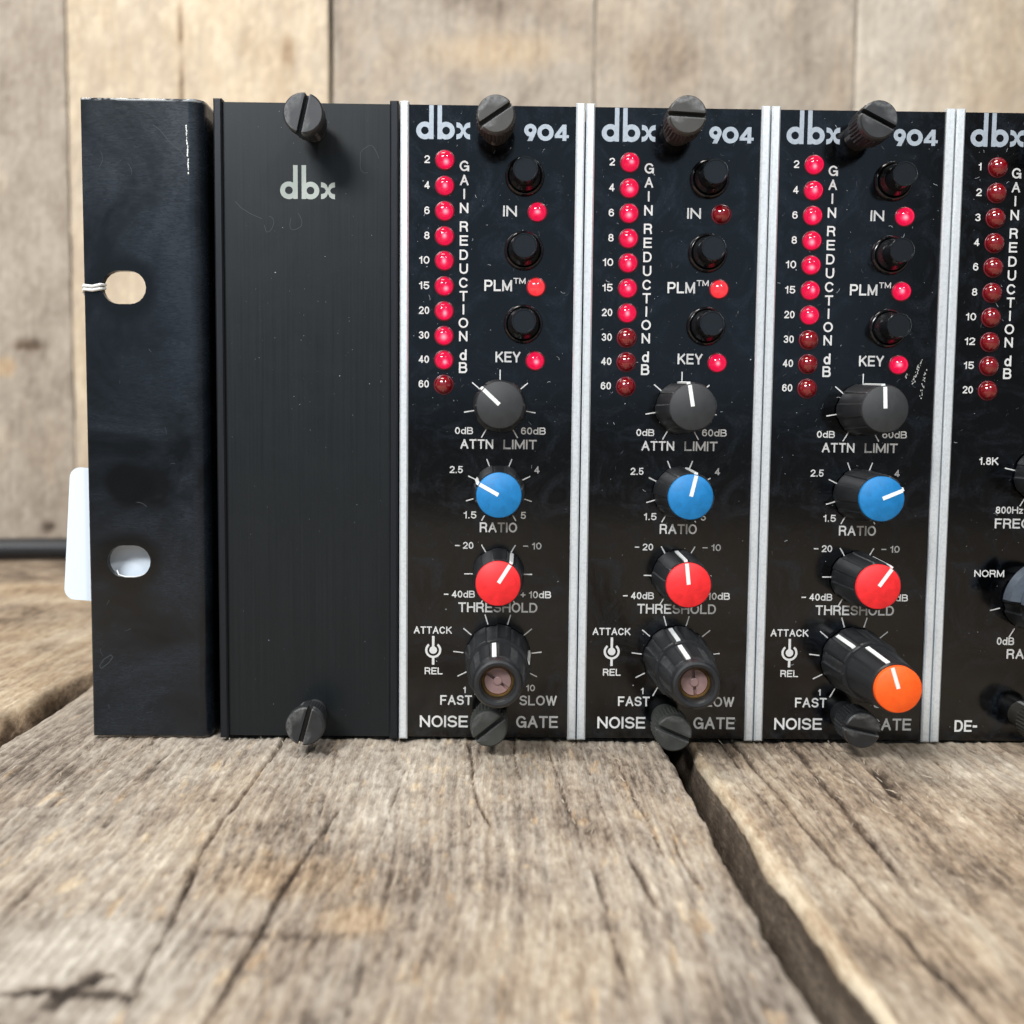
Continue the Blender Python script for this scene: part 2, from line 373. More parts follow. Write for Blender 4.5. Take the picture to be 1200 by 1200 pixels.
# ------------------------------------------------------------------ bench top
bench = empty('bench_top', 'weathered grey brown plank bench top under the black rack unit', 'bench', (0, 0, -0.75))
YS = steps((-560, -140, 12), (-140, -120, 2), (-120, 12, 0.5), (12, 60, 2.0), (60, 218, 3.0))
rc = random.Random(4)
crk = [([(-24.6, 6), (-25.4, -59.6), (-21.8, -106), (-20, -150)], 0.34, 1.3, 0.10),
       ([(-6.7, -40), (-10, -75), (-12, -118)], 0.35, 1.0, 0.0),
       ([(3.0, -12), (1.5, -60)], 0.22, 0.7, 0.05), ([(14.5, 2), (17, -30), (20, -52)], 0.34, 1.1, 0.12),
       ([(24.5, 4), (25.5, -26)], 0.25, 0.8, 0.10), ([(31.5, 0), (33, -30), (34, -46)], 0.28, 0.8, 0.14),
       ([(38.5, 2), (40.5, -60)], 0.20, 0.5, 0.10), ([(45, -4), (46.5, -38), (47.5, -64)], 0.25, 0.7, 0.16),
       ([(36, -62), (37, -106)], 0.32, 0.8, 0.10), ([(42, -58), (43.6, -82)], 0.40, 1.0, 0.10),
       ([(50, -52), (51, -76)], 0.35, 1.0, 0.0), ([(-12.5, -4), (-9.5, -48)], 0.22, 0.6, 0.05),
       ([(-46, 0), (-48, -60), (-44, -112)], 0.28, 0.35, 0.08), ([(-60, -2), (-56, -70)], 0.3, 0.3, 0.08)]
for k in range(16):
    x = rc.uniform(-80, 54); y = rc.uniform(-120, 5); L = rc.uniform(12, 55)
    crk.append(([(x, y), (x+rc.uniform(-1.5, 1.5), y-L)], rc.uniform(0.10, 0.22), rc.uniform(0.15, 0.5), rc.uniform(0, 0.06)))
def extra_main(X, Y, H, tone, W):
    # pale worn patch with a dark blue-black mark at the near left
    g = np.exp(-(((X+33)/15)**2+((Y+98)/13)**2)**1.6); tone = tone+0.22*g; W = W-0.9*g
    for (x0, y0, x1, y1, w) in ((-34.5, -102.2, -22.2, -104.0, 1.1), (-28.3, -99.0, -31.0, -105.6, 1.1), (-30, -101.5, -26, -99.2, 0.5), (-38, -104, -33, -102.5, 0.5)):
        dx, dy = x1-x0, y1-y0; L2 = dx*dx+dy*dy; t = np.clip(((X-x0)*dx+(Y-y0)*dy)/L2, 0, 1)
        dd = np.hypot(X-x0-t*dx+0.6*(fbm(X*0.4, Y*0.4, 77, 3)-0.5), Y-y0-t*dy); m = np.exp(-(dd/w)**2)
        tone = tone-0.6*m; W = W-1.0*m; H = H-0.1*m
    ed = np.exp(-((X+84.5)/1.3)**2)*np.exp(-((Y-22)/30)**2); H = H-1.5*ed; tone = tone-0.35*ed  # shade of the left crevice painted along this edge too
    # saw mark curving across
    d = np.abs(Y+96-0.012*(X+5)**2*1.0-7); m = np.exp(-(d/1.2)**2)*np.exp(-((X+12)/16)**2); tone = tone-0.22*m; H = H-0.12*m
    # amber resin flecks
    fl = np.clip((fbm(X*0.55, Y*0.11, 301, 4, 0.65)-0.67)*7, 0, 1); W = W+1.1*fl; tone = tone+0.12*fl
    return H, tone, W
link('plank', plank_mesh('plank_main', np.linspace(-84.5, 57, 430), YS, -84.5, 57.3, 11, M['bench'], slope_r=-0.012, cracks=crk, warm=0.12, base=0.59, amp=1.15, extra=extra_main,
     stains=[(-10, -70, 12, 8, 0.0, 0.7, 0), (2, -84, 5, 5, 0.12, 0.9, 0), (30, -96, 16, 14, 0.10, 0.3, 0)]), bench)
def extra_right(X, Y, H, tone, W):
    e = np.exp(-((X-61.9+0.036*np.clip(Y, -200, 0))/1.6)**2)*(0.3+1.3*fbm(X*0.2, Y*0.08, 91, 4)); W = W+1.0*e; tone = tone+0.28*e
    H = H-0.7*np.exp(-((X-70)/1.6)**2)*fbm(X*0.2, Y*0.05, 92, 3); H = H+0.5*(fbm(X*0.05, Y*0.02, 93, 3)-0.5)
    return H, tone, W
crk2 = [([(72, 4), (74, -60), (78, -112)], 0.5, 0.8, 0.25), ([(84, 2), (83, -70)], 0.7, 0.8, 0.25), ([(97, -14), (95, -34)], 1.6, 1.6, 0.3), ([(90, 0), (96, -6)], 1.6, 1.6, 0.2)]
for k in range(18):
    x = rc.uniform(64, 140); y = rc.uniform(-100, 5); L = rc.uniform(12, 45)
    crk2.append(([(x, y), (x+rc.uniform(-2, 2), y-L)], rc.uniform(0.15, 0.4), rc.uniform(0.25, 0.8), rc.uniform(0, 0.15)))
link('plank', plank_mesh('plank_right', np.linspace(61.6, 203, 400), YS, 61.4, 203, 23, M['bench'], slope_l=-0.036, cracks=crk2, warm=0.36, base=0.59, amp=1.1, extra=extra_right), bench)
def extra_left(X, Y, H, tone, W):
    # broken knot hollow by the rack ear, its crevice shade painted into tone
    g = np.exp(-(((X+90.5)/3.2)**2+((Y-12)/11)**2)**1.4); H = H-13.0*g*(0.6+0.8*fbm(X*0.5, Y*0.3, 61, 4)); tone = tone-1.1*g
    g2 = np.exp(-(((X+96)/4.0)**2+((Y-3)/7)**2)**1.3); H = H-3.0*g2*fbm(X*0.4, Y*0.3, 62, 4)*1.4; tone = tone-0.30*g2
    g3 = np.exp(-(((X+91)/2.0)**2+((Y-16)/4)**2)); H = H+2.0*g3
    g4 = np.exp(-(((X+88.5)/2.6)**2+((Y-36)/12)**2)**1.4); H = H-7.0*g4; tone = tone-0.6*g4
    g5 = np.exp(-((X+87.0)/2.0)**2)*np.clip((Y-8)/12, 0, 1)*np.clip((70-Y)/20, 0, 1)*(0.6+0.7*fbm(X*0.3, Y*0.12, 63, 3)); H = H-3.5*g5; tone = tone-0.75*g5  # band of crevice shade darkened into the plank edge
    g6 = np.exp(-((X+87.3)/1.4)**2)*(Y < 8); H = H-2.0*g6; tone = tone-0.6*g6
    return H, tone, W
YL = steps((-300, -60, 10), (-60, -15, 1.5), (-15, 60, 0.6), (60, 218, 1.6))
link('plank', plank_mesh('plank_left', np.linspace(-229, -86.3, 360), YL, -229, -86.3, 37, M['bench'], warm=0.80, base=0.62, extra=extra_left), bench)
YF = steps((-300, 0, 12), (0, 218, 4))
link('plank', plank_mesh('plank_far_left', np.linspace(-374, -231, 60), YF, -374, -231, 53, M['bench'], warm=0.6, base=0.6), bench)
link('plank', plank_mesh('plank_beyond', np.linspace(352, 497, 40), steps((-560, 218, 12)), 352, 497, 61, M['bench'], warm=0.3, base=0.5), bench)
link('plank', plank_mesh('plank_far_right', np.linspace(205, 350, 60), steps((-560, 218, 8)), 205, 350, 59, M['bench'], warm=0.3, base=0.5), bench)
link('cross_plank', plank_mesh('cross_plank', np.linspace(-373, -220.5, 120), steps((-420, 420, 3), (420, 700, 10)), -373, -220.5, 71, M['bench'], warm=0.35, base=0.42, axis='x'), bench)
link('gap_shade_board', MB().box(-420, 700, -560, 374, -60, -33).mesh('gap_shade_board', M['dark'], 0), bench)  # dark plane added under the planks to blacken the gaps

def splinters():
    r = random.Random(77); b = MB()
    for k in range(520):
        x = r.uniform(-80, 120); y = r.uniform(-75, 3) if r.random() < 0.8 else r.uniform(-110, 3)
        if 56 < x < 62.5: continue
        L = r.uniform(0.6, 3.2); w = r.uniform(0.04, 0.13); a = r.gauss(0, 0.35); z0 = r.uniform(0.02, 0.5); z1 = z0+r.uniform(-0.1, 0.5)
        dx, dy = L*math.sin(a), L*math.cos(a); mx, my = x+dx*0.5+r.uniform(-.15, .15), y+dy*0.5
        b.add([(x-w, y, z0), (x+w, y, z0), (mx+w*.8, my, (z0+z1)/2+0.12), (mx-w*.8, my, (z0+z1)/2+0.12), (x+dx, y+dy, z1), (x, y, z0+0.12), (mx, my, (z0+z1)/2+0.22)],
              [(0, 1, 2, 3), (3, 2, 4), (0, 5, 6, 3), (1, 2, 6, 5), (3, 6, 4), (2, 4, 6)])
    return b.mesh('splinters', M['splinter'], 0)
link('wood_splinters', splinters(), bench, kind='stuff')

# ------------------------------------------------------------------ wall of upright boards
wall = empty('board_wall', 'blurred wall of pale reclaimed upright boards behind the rack', 'wall', (0, 375, 0))
bounds = [(-780, -640.5, 0.5, 0.2, 16), (-640, -500.5, 0.55, 0.3, 17), (-500, -360, 0.50, 0.3, 5), (-360, -214.6, 0.44, -0.12, 6), (-214, -73.0, 0.66, 0.62, 7), (-71.0, 70.6, 0.48, 0.02, 8),
          (70.8, 212, 0.49, 0.06, 9), (212.3, 352, 0.60, 0.42, 10), (353, 500, 0.5, 0.3, 12), (500.5, 640, 0.5, 0.1, 13), (640.5, 780, 0.55, 0.3, 14), (780.5, 920, 0.5, 0.1, 15)]
for k, (a, b, bs, wm, sd) in enumerate(bounds):
    st = []; ex = None
    if k == 3: st = [(-252, 96, 6, 5, -0.1, 1.6, -0.5), (-238, 108, 9, 3, -0.45, 0.6, -0.4), (-230, 8, 4, 3, -0.5, 0, -0.5), (-258, 60, 6, 9, 0.2, 0.2, 0)]
    if k == 4: st = [(-95, 267, 4, 8, -0.38, 0.2, -0.3)]
    if k == 5: st = [(20, 268, 45, 10, 0.05, 0.7, 0), (5, 300, 30, 15, -0.2, 0, 0)]
    if k == 6: st = [(110, 262, 20, 20, -0.1, 0.3, 0)]
    if k == 7:
        def ex(X, Y, H, tone, W):
            g = 1/(1+np.exp((X-258)/5)); return H, tone+0.10*g, W-0.45*g
    ys = steps((-40, 420, 3.0)); cr = []
    if k == 4: cr = [([(-152, 420), (-153.5, 60)], 0.35, 1.0, 0)]
    me = plank_mesh('wall_board', np.linspace(a, b, 70), ys, a, b, sd, M['wallwood'], thick=18, warm=wm, base=bs+0.16, amp=0.4, tamp=0.45, rr=0.4, axis='z', stains=st, cracks=cr, extra=ex)
    link('wall_board', me, wall)
link('backing_board', MB().box(-780, 920, 19, 30, -40, 420).mesh('backing_board', M['dark'], 0), wall)

# ------------------------------------------------------------------ lettering
_tc = {}
def _arc(cx, cz, rx, rz, a0, a1, n=12):
    return [(cx+rx*math.cos(math.radians(a0+(a1-a0)*i/n)), cz+rz*math.sin(math.radians(a0+(a1-a0)*i/n))) for i in range(n+1)]
def _bowl(x0, x1, z0, z1, k=0.45):
    """D shaped stroke from (x0, z1) round to (x0, z0)"""
    xm = x1-(x1-x0)*k; return [(x0, z1)]+_arc(xm, (z0+z1)/2, x1-xm, (z1-z0)/2, 90, -90, 10)+[(x0, z0)]
# stroke lettering: advance width (cap height = 1) and centre lines in a unit box
GLY = {
 'A': (.95, [[(0, 0), (.5, 1)], [(.5, 1), (1, 0)], [(.2, .34), (.8, .34)]]), 'B': (.86, [[(0, 0), (0, 1)], _bowl(0, .93, .53, 1, .32), _bowl(0, 1, 0, .53, .32)]),
 'C': (.95, [_arc(.5, .5, .5, .5, 38, 322, 22)]), 'D': (.90, [[(0, 0), (0, 1)], _bowl(0, 1, 0, 1, .52)]),
 'E': (.80, [[(0, 0), (0, 1)], [(0, 1), (1, 1)], [(0, .52), (.9, .52)], [(0, 0), (1, 0)]]), 'F': (.74, [[(0, 0), (0, 1)], [(0, 1), (1, 1)], [(0, .5), (.85, .5)]]),
 'G': (.98, [_arc(.5, .5, .5, .5, 40, 330, 22), [(1, 0.0), (1, .46)], [(1, .46), (.58, .46)]]), 'H': (.92, [[(0, 0), (0, 1)], [(1, 0), (1, 1)], [(0, .52), (1, .52)]]),
 'I': (.0, [[(.5, 0), (.5, 1)]]), 'K': (.90, [[(0, 0), (0, 1)], [(0, .38), (.92, 1)], [(.34, .60), (1, 0)]]), 'L': (.72, [[(0, 0), (0, 1)], [(0, 0), (1, 0)]]),
 'M': (1.05, [[(0, 0), (0, 1)], [(1, 0), (1, 1)], [(0.02, .97), (.5, .08)], [(.98, .97), (.5, .08)]]), 'N': (.90, [[(0, 0), (0, 1)], [(1, 0), (1, 1)], [(.02, .97), (.98, .03)]]),
 'O': (1.0, [_arc(.5, .5, .5, .5, 0, 360, 30)]), 'P': (.84, [[(0, 0), (0, 1)], _bowl(0, 1, .45, 1, .36)]), 'Q': (1.0, [_arc(.5, .5, .5, .5, 0, 360, 30), [(.62, .25), (1, -.02)]]),
 'R': (.88, [[(0, 0), (0, 1)], _bowl(0, .96, .49, 1, .34), [(.55, .49), (.84, .38), (.9, .22), (.96, 0)]]),
 'S': (.84, [_arc(.5, .755, .46, .245, 22, 250, 14)+_arc(.5, .26, .5, .26, 75, -158, 16)]), 'T': (.82, [[(.5, 0), (.5, 1)], [(0, 1), (1, 1)]]),
 'U': (.90, [[(0, 1), (0, .36)]+_arc(.5, .36, .5, .36, 180, 360, 14)+[(1, .36), (1, 1)]]), 'W': (1.28, [[(0, 1), (.26, 0)], [(.26, 0), (.5, .95)], [(.5, .95), (.74, 0)], [(.74, 0), (1, 1)]]),
 'Y': (.88, [[(0, 1), (.5, .42)], [(1, 1), (.5, .42)], [(.5, .42), (.5, 0)]]), 'Z': (.8, [[(0, 1), (1, 1)], [(1, .98), (0, .02)], [(0, 0), (1, 0)]]),
 'd': (.70, [[(1, 0), (1, 1)], _arc(.48, .34, .48, .34, 0, 360, 22)]), 'z': (.56, [[(0, .66), (1, .66)], [(1, .64), (0, .02)], [(0, 0), (1, 0)]]),
 '0': (.66, [_arc(.5, .5, .5, .5, 0, 360, 28)]), '1': (.30, [[(.9, 0), (.9, 1)], [(.9, .98), (.55, .80), (0, .76)]]),
 '2': (.66, [_arc(.5, .72, .5, .28, 165, -35, 14)+[(.5, .32), (.02, .04)], [(0, 0), (1, 0)]]), '3': (.66, [_arc(.48, .755, .44, .245, 155, -80, 12), _arc(.5, .265, .5, .265, 85, -160, 12)]),
 '4': (.68, [[(.72, 0), (.72, 1)], [(.70, .96), (.02, .30)], [(0, .26), (1, .26)]]), '5': (.66, [[(.12, 1), (.92, 1)], [(.14, .98), (.06, .50)], [(.06, .52)]+_arc(.48, .31, .5, .31, 130, -155, 16)]),
 '6': (.66, [_arc(.5, .31, .5, .31, 0, 360, 24), [(.0, .33), (.02, .55)]+_arc(.5, .62, .48, .38, 170, 40, 10)]), '8': (.66, [_arc(.5, .765, .42, .235, 0, 360, 22), _arc(.5, .27, .5, .27, 0, 360, 22)]),
 '.': (.10, [[(.5, 0), (.5, 0.02)]]), '\u2013': (.62, [[(0, .46), (1, .46)]]), '+': (.62, [[(0, .46), (1, .46)], [(.5, .14), (.5, .78)]]), ' ': (.12, [])}
def ribbon(b, pts, t, y, closed):
    P = [np.array(p, float) for p in pts]; P = [p for i, p in enumerate(P) if i == 0 or np.linalg.norm(p-P[i-1]) > 1e-4]
    if not closed:
        d0 = P[0]-P[1]; P[0] = P[0]+d0/(np.linalg.norm(d0) or 1)*t*0.98; d1 = P[-1]-P[-2]; P[-1] = P[-1]+d1/(np.linalg.norm(d1) or 1)*t*0.98
    else: P = P[:-1]
    n = len(P); V = []
    for i in range(n):
        a = P[(i-1) % n] if (closed or i) else P[i]; c = P[(i+1) % n] if (closed or i < n-1) else P[i]
        u = P[i]-a; w = c-P[i]; u = u/np.linalg.norm(u) if np.linalg.norm(u) else None; w = w/np.linalg.norm(w) if np.linalg.norm(w) else None
        if u is None: u = w
        if w is None: w = u
        m = u+w; m = m/np.linalg.norm(m); nrm = np.array([-m[1], m[0]]); k = t/max(0.5, float(np.dot(nrm, [-u[1], u[0]])))
        V.append(P[i]+nrm*k); V.append(P[i]-nrm*k)
    F = []
    for i in range(n if closed else n-1):
        j = (i+1) % n; F.append((2*i, 2*i+1, 2*j+1, 2*j))
    b.add([(v[0], y, v[1]) for v in V], F)
def lettering(name, s, x0, x1, z0, z1, parent, mat, weight=0.165, y=-0.03):
    key = (s, round(x1-x0, 2), round(z1-z0, 2), mat.name)
    if key not in _tc:
        hgt = z1-z0; sw = weight*hgt; W = x1-x0
        gap = 0.15; units = sum(GLY[c][0] for c in s)+gap*(len(s)-1); fixed = sw*len(s)   # each glyph box is its centre-line width plus one stroke
        if len(s) == 1 and GLY[s][0] > 0: kx = (W-sw)/(GLY[s][0])
        else: kx = (W-fixed)/max(units-0.0, 0.05) if units > 0 else 1
        x = 0; b = MB(); q = 0
        for c in s:
            w, strokes = GLY[c]; w *= kx
            for st in strokes:
                pts = [(x+sw/2+u*w, sw/2+v*(hgt-sw)) for u, v in st]
                closed = abs(pts[0][0]-pts[-1][0]) < 1e-6 and abs(pts[0][1]-pts[-1][1]) < 1e-6 and len(pts) > 3
                ribbon(b, pts, sw/2, -0.003*(q % 4), closed); q += 1
            x += w+sw+gap*kx
        _tc[key] = b.mesh('lettering', mat, 0)
    return link(name, _tc[key], parent, (x0, y, z0))
def ring_faces(b, cx, cz, ro, ri, y, a0=0, a1=360, n=28):
    full = abs(a1-a0) >= 360; m = n if full else n+1
    A = [math.radians(a0+(a1-a0)*i/n) for i in range(m)]
    v = [(cx+ro*math.sin(a), y, cz+ro*math.cos(a)) for a in A]+[(cx+ri*math.sin(a), y, cz+ri*math.cos(a)) for a in A]
    f = [(i, (i+1) % m, m+(i+1) % m, m+i) for i in range(n)]
    b.add(v, f)
def rect(b, x0, x1, z0, z1, y): b.sheet([(x0, z0), (x1, z0), (x1, z1), (x0, z1)], y)
def logo_mesh(mat):
    """geometric lower-case dbx, 11.1 wide, 6.8 high"""
    b = MB()
    ring_faces(b, 1.85, 1.72, 1.78, 0.78, 0); rect(b, 2.72, 3.63, 0, 6.8, -0.010)
    rect(b, 4.42, 5.33, 0, 6.8, -0.010); ring_faces(b, 6.2, 1.72, 1.78, 0.78, 0)
    # x with flared, curved arms
    def arm(sx, sz):
        pts = []
        cx, cz = 9.72, 1.72
        for t in np.linspace(0, 1, 7): pts.append((cx+sx*(0.30+1.12*t), cz+sz*(-0.28+1.95*t**1.15)))
        pts.append((cx+sx*1.38, cz+sz*1.72)); 
        for t in np.linspace(1, 0, 7): pts.append((cx+sx*(-0.35+0.95*t), cz+sz*(0.22+1.5*t**0.8)))
        return pts
    for i, (sx, sz) in enumerate(((1, 1), (1, -1), (-1, 1), (-1, -1))):
        p = [(9.72+sx*0.0, 1.72+sz*-0.45), (9.72+sx*0.48, 1.72+sz*0.10), (9.72+sx*0.62, 1.72+sz*0.42), (9.72+sx*0.95, 1.72+sz*0.62), (9.72+sx*1.40, 1.72+sz*0.70),
             (9.72+sx*1.40, 1.72+sz*1.72), (9.72+sx*0.75, 1.72+sz*1.58), (9.72+sx*0.32, 1.72+sz*1.25), (9.72+sx*0.02, 1.72+sz*0.60), (9.72+sx*-0.35, 1.72+sz*0.05)]
        b.sheet(p, -0.006*i)
    return b.mesh('logo', mat, 0)
def number_904(mat, last='4'):
    """904 in the same geometric style, 9.2 wide, 3.3 high"""
    b = MB()
    ring_faces(b, 1.35, 2.05, 1.28, 0.42, 0)
    b.sheet([(2.55, 1.65), (2.62, 2.1), (1.75, 1.3), (0.72, -0.1), (1.75, -0.1)], -0.010)
    b.sheet([(1.30, 1.0), (2.1, 1.35), (2.58, 1.85), (1.70, -0.12), (0.72, -0.12)], -0.006)
    ring_faces(b, 4.45, 1.62, 1.68, 0.80, 0)
    b.sheet([(7.95, 3.25), (8.75, 3.25), (8.75, 0), (7.95, 0)], -0.010)
    b.sheet([(6.35, 0.55), (9.25, 0.55), (9.25, 1.15), (6.35, 1.15)], -0.005)
    b.sheet([(6.35, 1.152), (7.30, 1.152), (7.95, 2.0), (7.95, 3.25)], 0)
    return b.mesh('model_number', mat, 0)
LOGO = logo_mesh(M['logo']); LOGO_W = logo_mesh(M['logo_white']); N904 = number_904(M['logo'])

_ticks = {}
def ticks(name, cx, cz, angs, r0, r1, parent, w=0.24):
    key = (tuple(angs), r0, r1)
    if key not in _ticks:
        b = MB()
        for a in angs:
            t = math.radians(a); s, c = math.sin(t), math.cos(t); h = w/2
            b.sheet([(r0*s-h*c, r0*c+h*s), (r0*s+h*c, r0*c-h*s), (r1*s+h*c, r1*c-h*s), (r1*s-h*c, r1*c+h*s)], 0)
        _ticks[key] = b.mesh('ticks', M['print'], 0)
    return link(name, _ticks[key], parent, (cx, -0.03, cz))

# ------------------------------------------------------------------ shared control meshes
def flutes(n=8, depth=0.28, width=0.42, phase=0.5):
    def f(t, r, y):
        q = ((t/(2*math.pi)*n+phase) % 1.0); return r-depth if abs(q-0.5) < width/2 else r
    return f
N_ = 128
SMALL_KNOB = MB().lathe([(5.62, -0.55), (5.62, -1.2), (5.45, -1.6), (4.95, -12.7), (4.72, -13.1), (4.55, -13.1)], N_, flutes(6, 0.20, 0.44)).lathe([(2.9, 0), (2.9, -0.6)], 24).mesh('small_knob', M['knob'], 28)
def cap_mesh(mat, r=4.55, y0=-13.0, y1=-13.9): return MB().lathe([(r, y0), (r, y1+0.15), (r-0.15, y1)], 64).mesh('cap', mat, 50)
CAPS = {c: cap_mesh(M['cap_'+c], 4.62 if c == 'black' else 4.5) for c in ('black', 'blue', 'red')}
def pointer_small(y1=-13.9, r=4.4):
    b = MB(); b.box(-0.38, 0.38, y1-0.05, y1+0.1, 0.15, r)
    b.add([(-0.36, -13.0, 5.02), (0.36, -13.0, 5.02), (0.36, -1.7, 5.54), (-0.36, -1.7, 5.54), (-0.36, -13.0, 4.6), (0.36, -13.0, 4.6), (0.36, -1.7, 5.0), (-0.36, -1.7, 5.0)],
          [(0, 1, 2, 3), (0, 3, 7, 4), (1, 5, 6, 2), (0, 4, 5, 1), (3, 2, 6, 7)])
    return b.mesh('pointer', M['line'], 0)
POINT_S = pointer_small()
LOWER = MB().lathe([(7.1, -0.5), (7.1, -1.2), (6.95, -1.6), (6.45, -11.6), (6.55, -11.9), (6.55, -12.4), (6.3, -12.75), (5.6, -12.75)], N_, flutes(8, 0.24, 0.42)).lathe([(3.5, 0), (3.5, -0.6)], 24).mesh('lower_ring', M['knob'], 28)
def upper_mod(t, r, y):
    q = ((t/(2*math.pi)*8+0.5) % 1.0); return r-0.20 if (abs(q-0.5) < 0.2 and -22.6 < y < -12.8 and r > 4) else r
UPPER_OPEN = MB().lathe([(5.75, -12.7), (5.72, -13.2), (5.05, -22.5), (4.95, -22.6), (4.85, -23.7), (4.5, -24.25), (4.1, -24.4), (3.6, -24.3), (3.22, -23.8), (3.15, -20.5)], N_, upper_mod, cap1=True).mesh('upper_open', M['knob'], 28)
UPPER_CAP = MB().lathe([(5.75, -12.7), (5.72, -13.2), (4.95, -24.9), (4.7, -25.3)], N_, upper_mod).mesh('upper_closed', M['knob'], 28)
ORANGE = cap_mesh(M['cap_orange'], 4.5, -25.2, -26.5)
def strip(r0, y0, r1, y1, w=0.42, lift=0.10):
    b = MB(); b.add([(-w, y0, r0+lift), (w, y0, r0+lift), (w, y1, r1+lift), (-w, y1, r1+lift), (-w, y0, r0-0.5), (w, y0, r0-0.5), (w, y1, r1-0.5), (-w, y1, r1-0.5)],
                    [(0, 1, 2, 3), (0, 3, 7, 4), (1, 5, 6, 2), (0, 4, 5, 1), (3, 2, 6, 7)]); return b
PT_LOW = strip(6.93, -1.8, 6.44, -11.5).mesh('pointer_low', M['line'], 0)
PT_UP = strip(5.70, -13.3, 5.05, -22.6).mesh('pointer_up', M['line'], 0)
_b = strip(5.70, -13.3, 4.98, -24.6); _b.box(-0.36, 0.36, -26.55, -26.4, 0.2, 4.4); PT_UPC = _b.mesh('pointer_up_cap', M['line'], 0)
BRASS = MB().lathe([(3.14, -20.6), (3.1, -22.0), (2.75, -22.2), (2.65, -20.9)], 40, cap1=False).mesh('collet', M['brass'], 30)
def collet_screw():
    b = MB(); b.lathe([(2.6, -20.6), (2.6, -21.0)], 40)
    for s in (1, -1):                                            # two halves either side of the slot
        P = [(2.55*math.cos(a), s*2.55*math.sin(a)) for a in np.linspace(0.12, math.pi-0.12, 20)]
        b.prism(P if s > 0 else P[::-1], -21.7, -21.0)
    b.lathe([(0.85, -21.0), (0.85, -21.85), (0.7, -21.95)], 24)
    return b.mesh('collet_screw', M['pinkmetal'], 30)
CSCREW = collet_screw()
BUTTON = MB().lathe([(3.25, 0.2), (3.2, -1.6), (2.62, -2.6), (2.55, -6.6), (2.50, -6.85), (2.40, -6.98), (2.22, -6.98), (2.18, -6.86)], 48).mesh('button', M['button'], 25)
BEZEL = MB().lathe([(4.05, 0.0), (4.05, -0.35), (3.85, -0.8), (3.55, -0.95), (3.35, -0.75), (3.15, -0.1)], 48, cap1=False).mesh('bezel', M['bezel'], 40)
def dome(mat, r=1.80, h=1.5):
    p = [(r, 0.0), (r, -0.45)]+[(r*math.cos(a), -0.45-(h)*math.sin(a)) for a in np.linspace(0.18, 1.50, 9)]
    return MB().lathe(p, 28).mesh('lens', mat, 80)
LED_ON, LED_OFF, LED_EVEN = dome(M['led_on']), dome(M['led_off']), dome(M['led_even'])
DIE = MB().lathe([(1.05, 0.0), (1.0, -0.25), (0.7, -0.5), (0.25, -0.62), (0.02, -0.63)], 20).mesh('die', M['die'], 80)
COLLAR = MB().lathe([(2.1, 0), (2.1, -0.1), (2.0, -0.22), (1.86, -0.2), (1.83, 0)], 28, cap1=False).mesh('collar', M['ring'], 60)
def knurl(n=36, d=0.16):
    return lambda t, r, y: r-d*(0.5+0.5*math.cos(n*t))
def screw_meshes(mat, kind):
    b = MB()
    if kind == 'disc': pr = [(2.4, 0), (2.4, -4.5), (3.45, -4.6), (3.45, -9.6)]; r = 3.92; y0 = -10.0
    else: pr = [(2.9, 0), (2.9, -4.6), (3.2, -5.2)]; r = 3.92; y0 = -10.3
    b.lathe(pr, 108, (lambda t, q, y: q-0.12*(0.5+0.5*math.cos(36*t)) if (y < -4.55 and kind == 'disc') else q))
    km = (lambda t, q, y: q) if kind == 'disc' else (lambda t, q, y: q-0.30*(0.5+0.5*math.cos(32*t)) if q > 3.7 else q)
    st = -9.6 if kind == 'disc' else -5.3
    b.lathe([(3.3, st), (r, st-0.3), (r, y0-0.3)], 160, km)
    for s in (1, -1):                                            # slot between two raised halves
        h = 0.5
        def D(rr): 
            a0 = math.asin(h/rr); return [(rr*math.cos(a), s*rr*math.sin(a)) for a in np.linspace(a0, math.pi-a0, 40)]
        P, Q = D(r-(0 if kind == 'disc' else 0.22)), D(r-(0.3 if kind == 'disc' else 0.5))
        yf = -12.5; n = 40
        v = [(x, yf, z) for x, z in Q]+[(x, yf+0.3, z) for x, z in P]+[(x, y0-0.25, z) for x, z in P]
        f = [tuple(range(n))]+[(k*n+i, k*n+(i+1) % n, (k+1)*n+(i+1) % n, (k+1)*n+i) for k in (0, 1) for i in range(n)]
        b.add(v, f)
    return b.mesh('thumb_screw', mat, 30)
SCREWS = {}
def thumb_screw(parent, x, z, ang, kind, mat, tilt=(0, 0), label=None):
    k = (kind, mat.name)
    if k not in SCREWS: SCREWS[k] = screw_meshes(mat, kind)
    o = link('thumb_screw', SCREWS[k], parent, (x, 0, z), 0, label)
    o.rotation_mode = 'YXZ'; o.rotation_euler = (math.radians(tilt[0]), math.radians(ang-90), math.radians(tilt[1])); return o

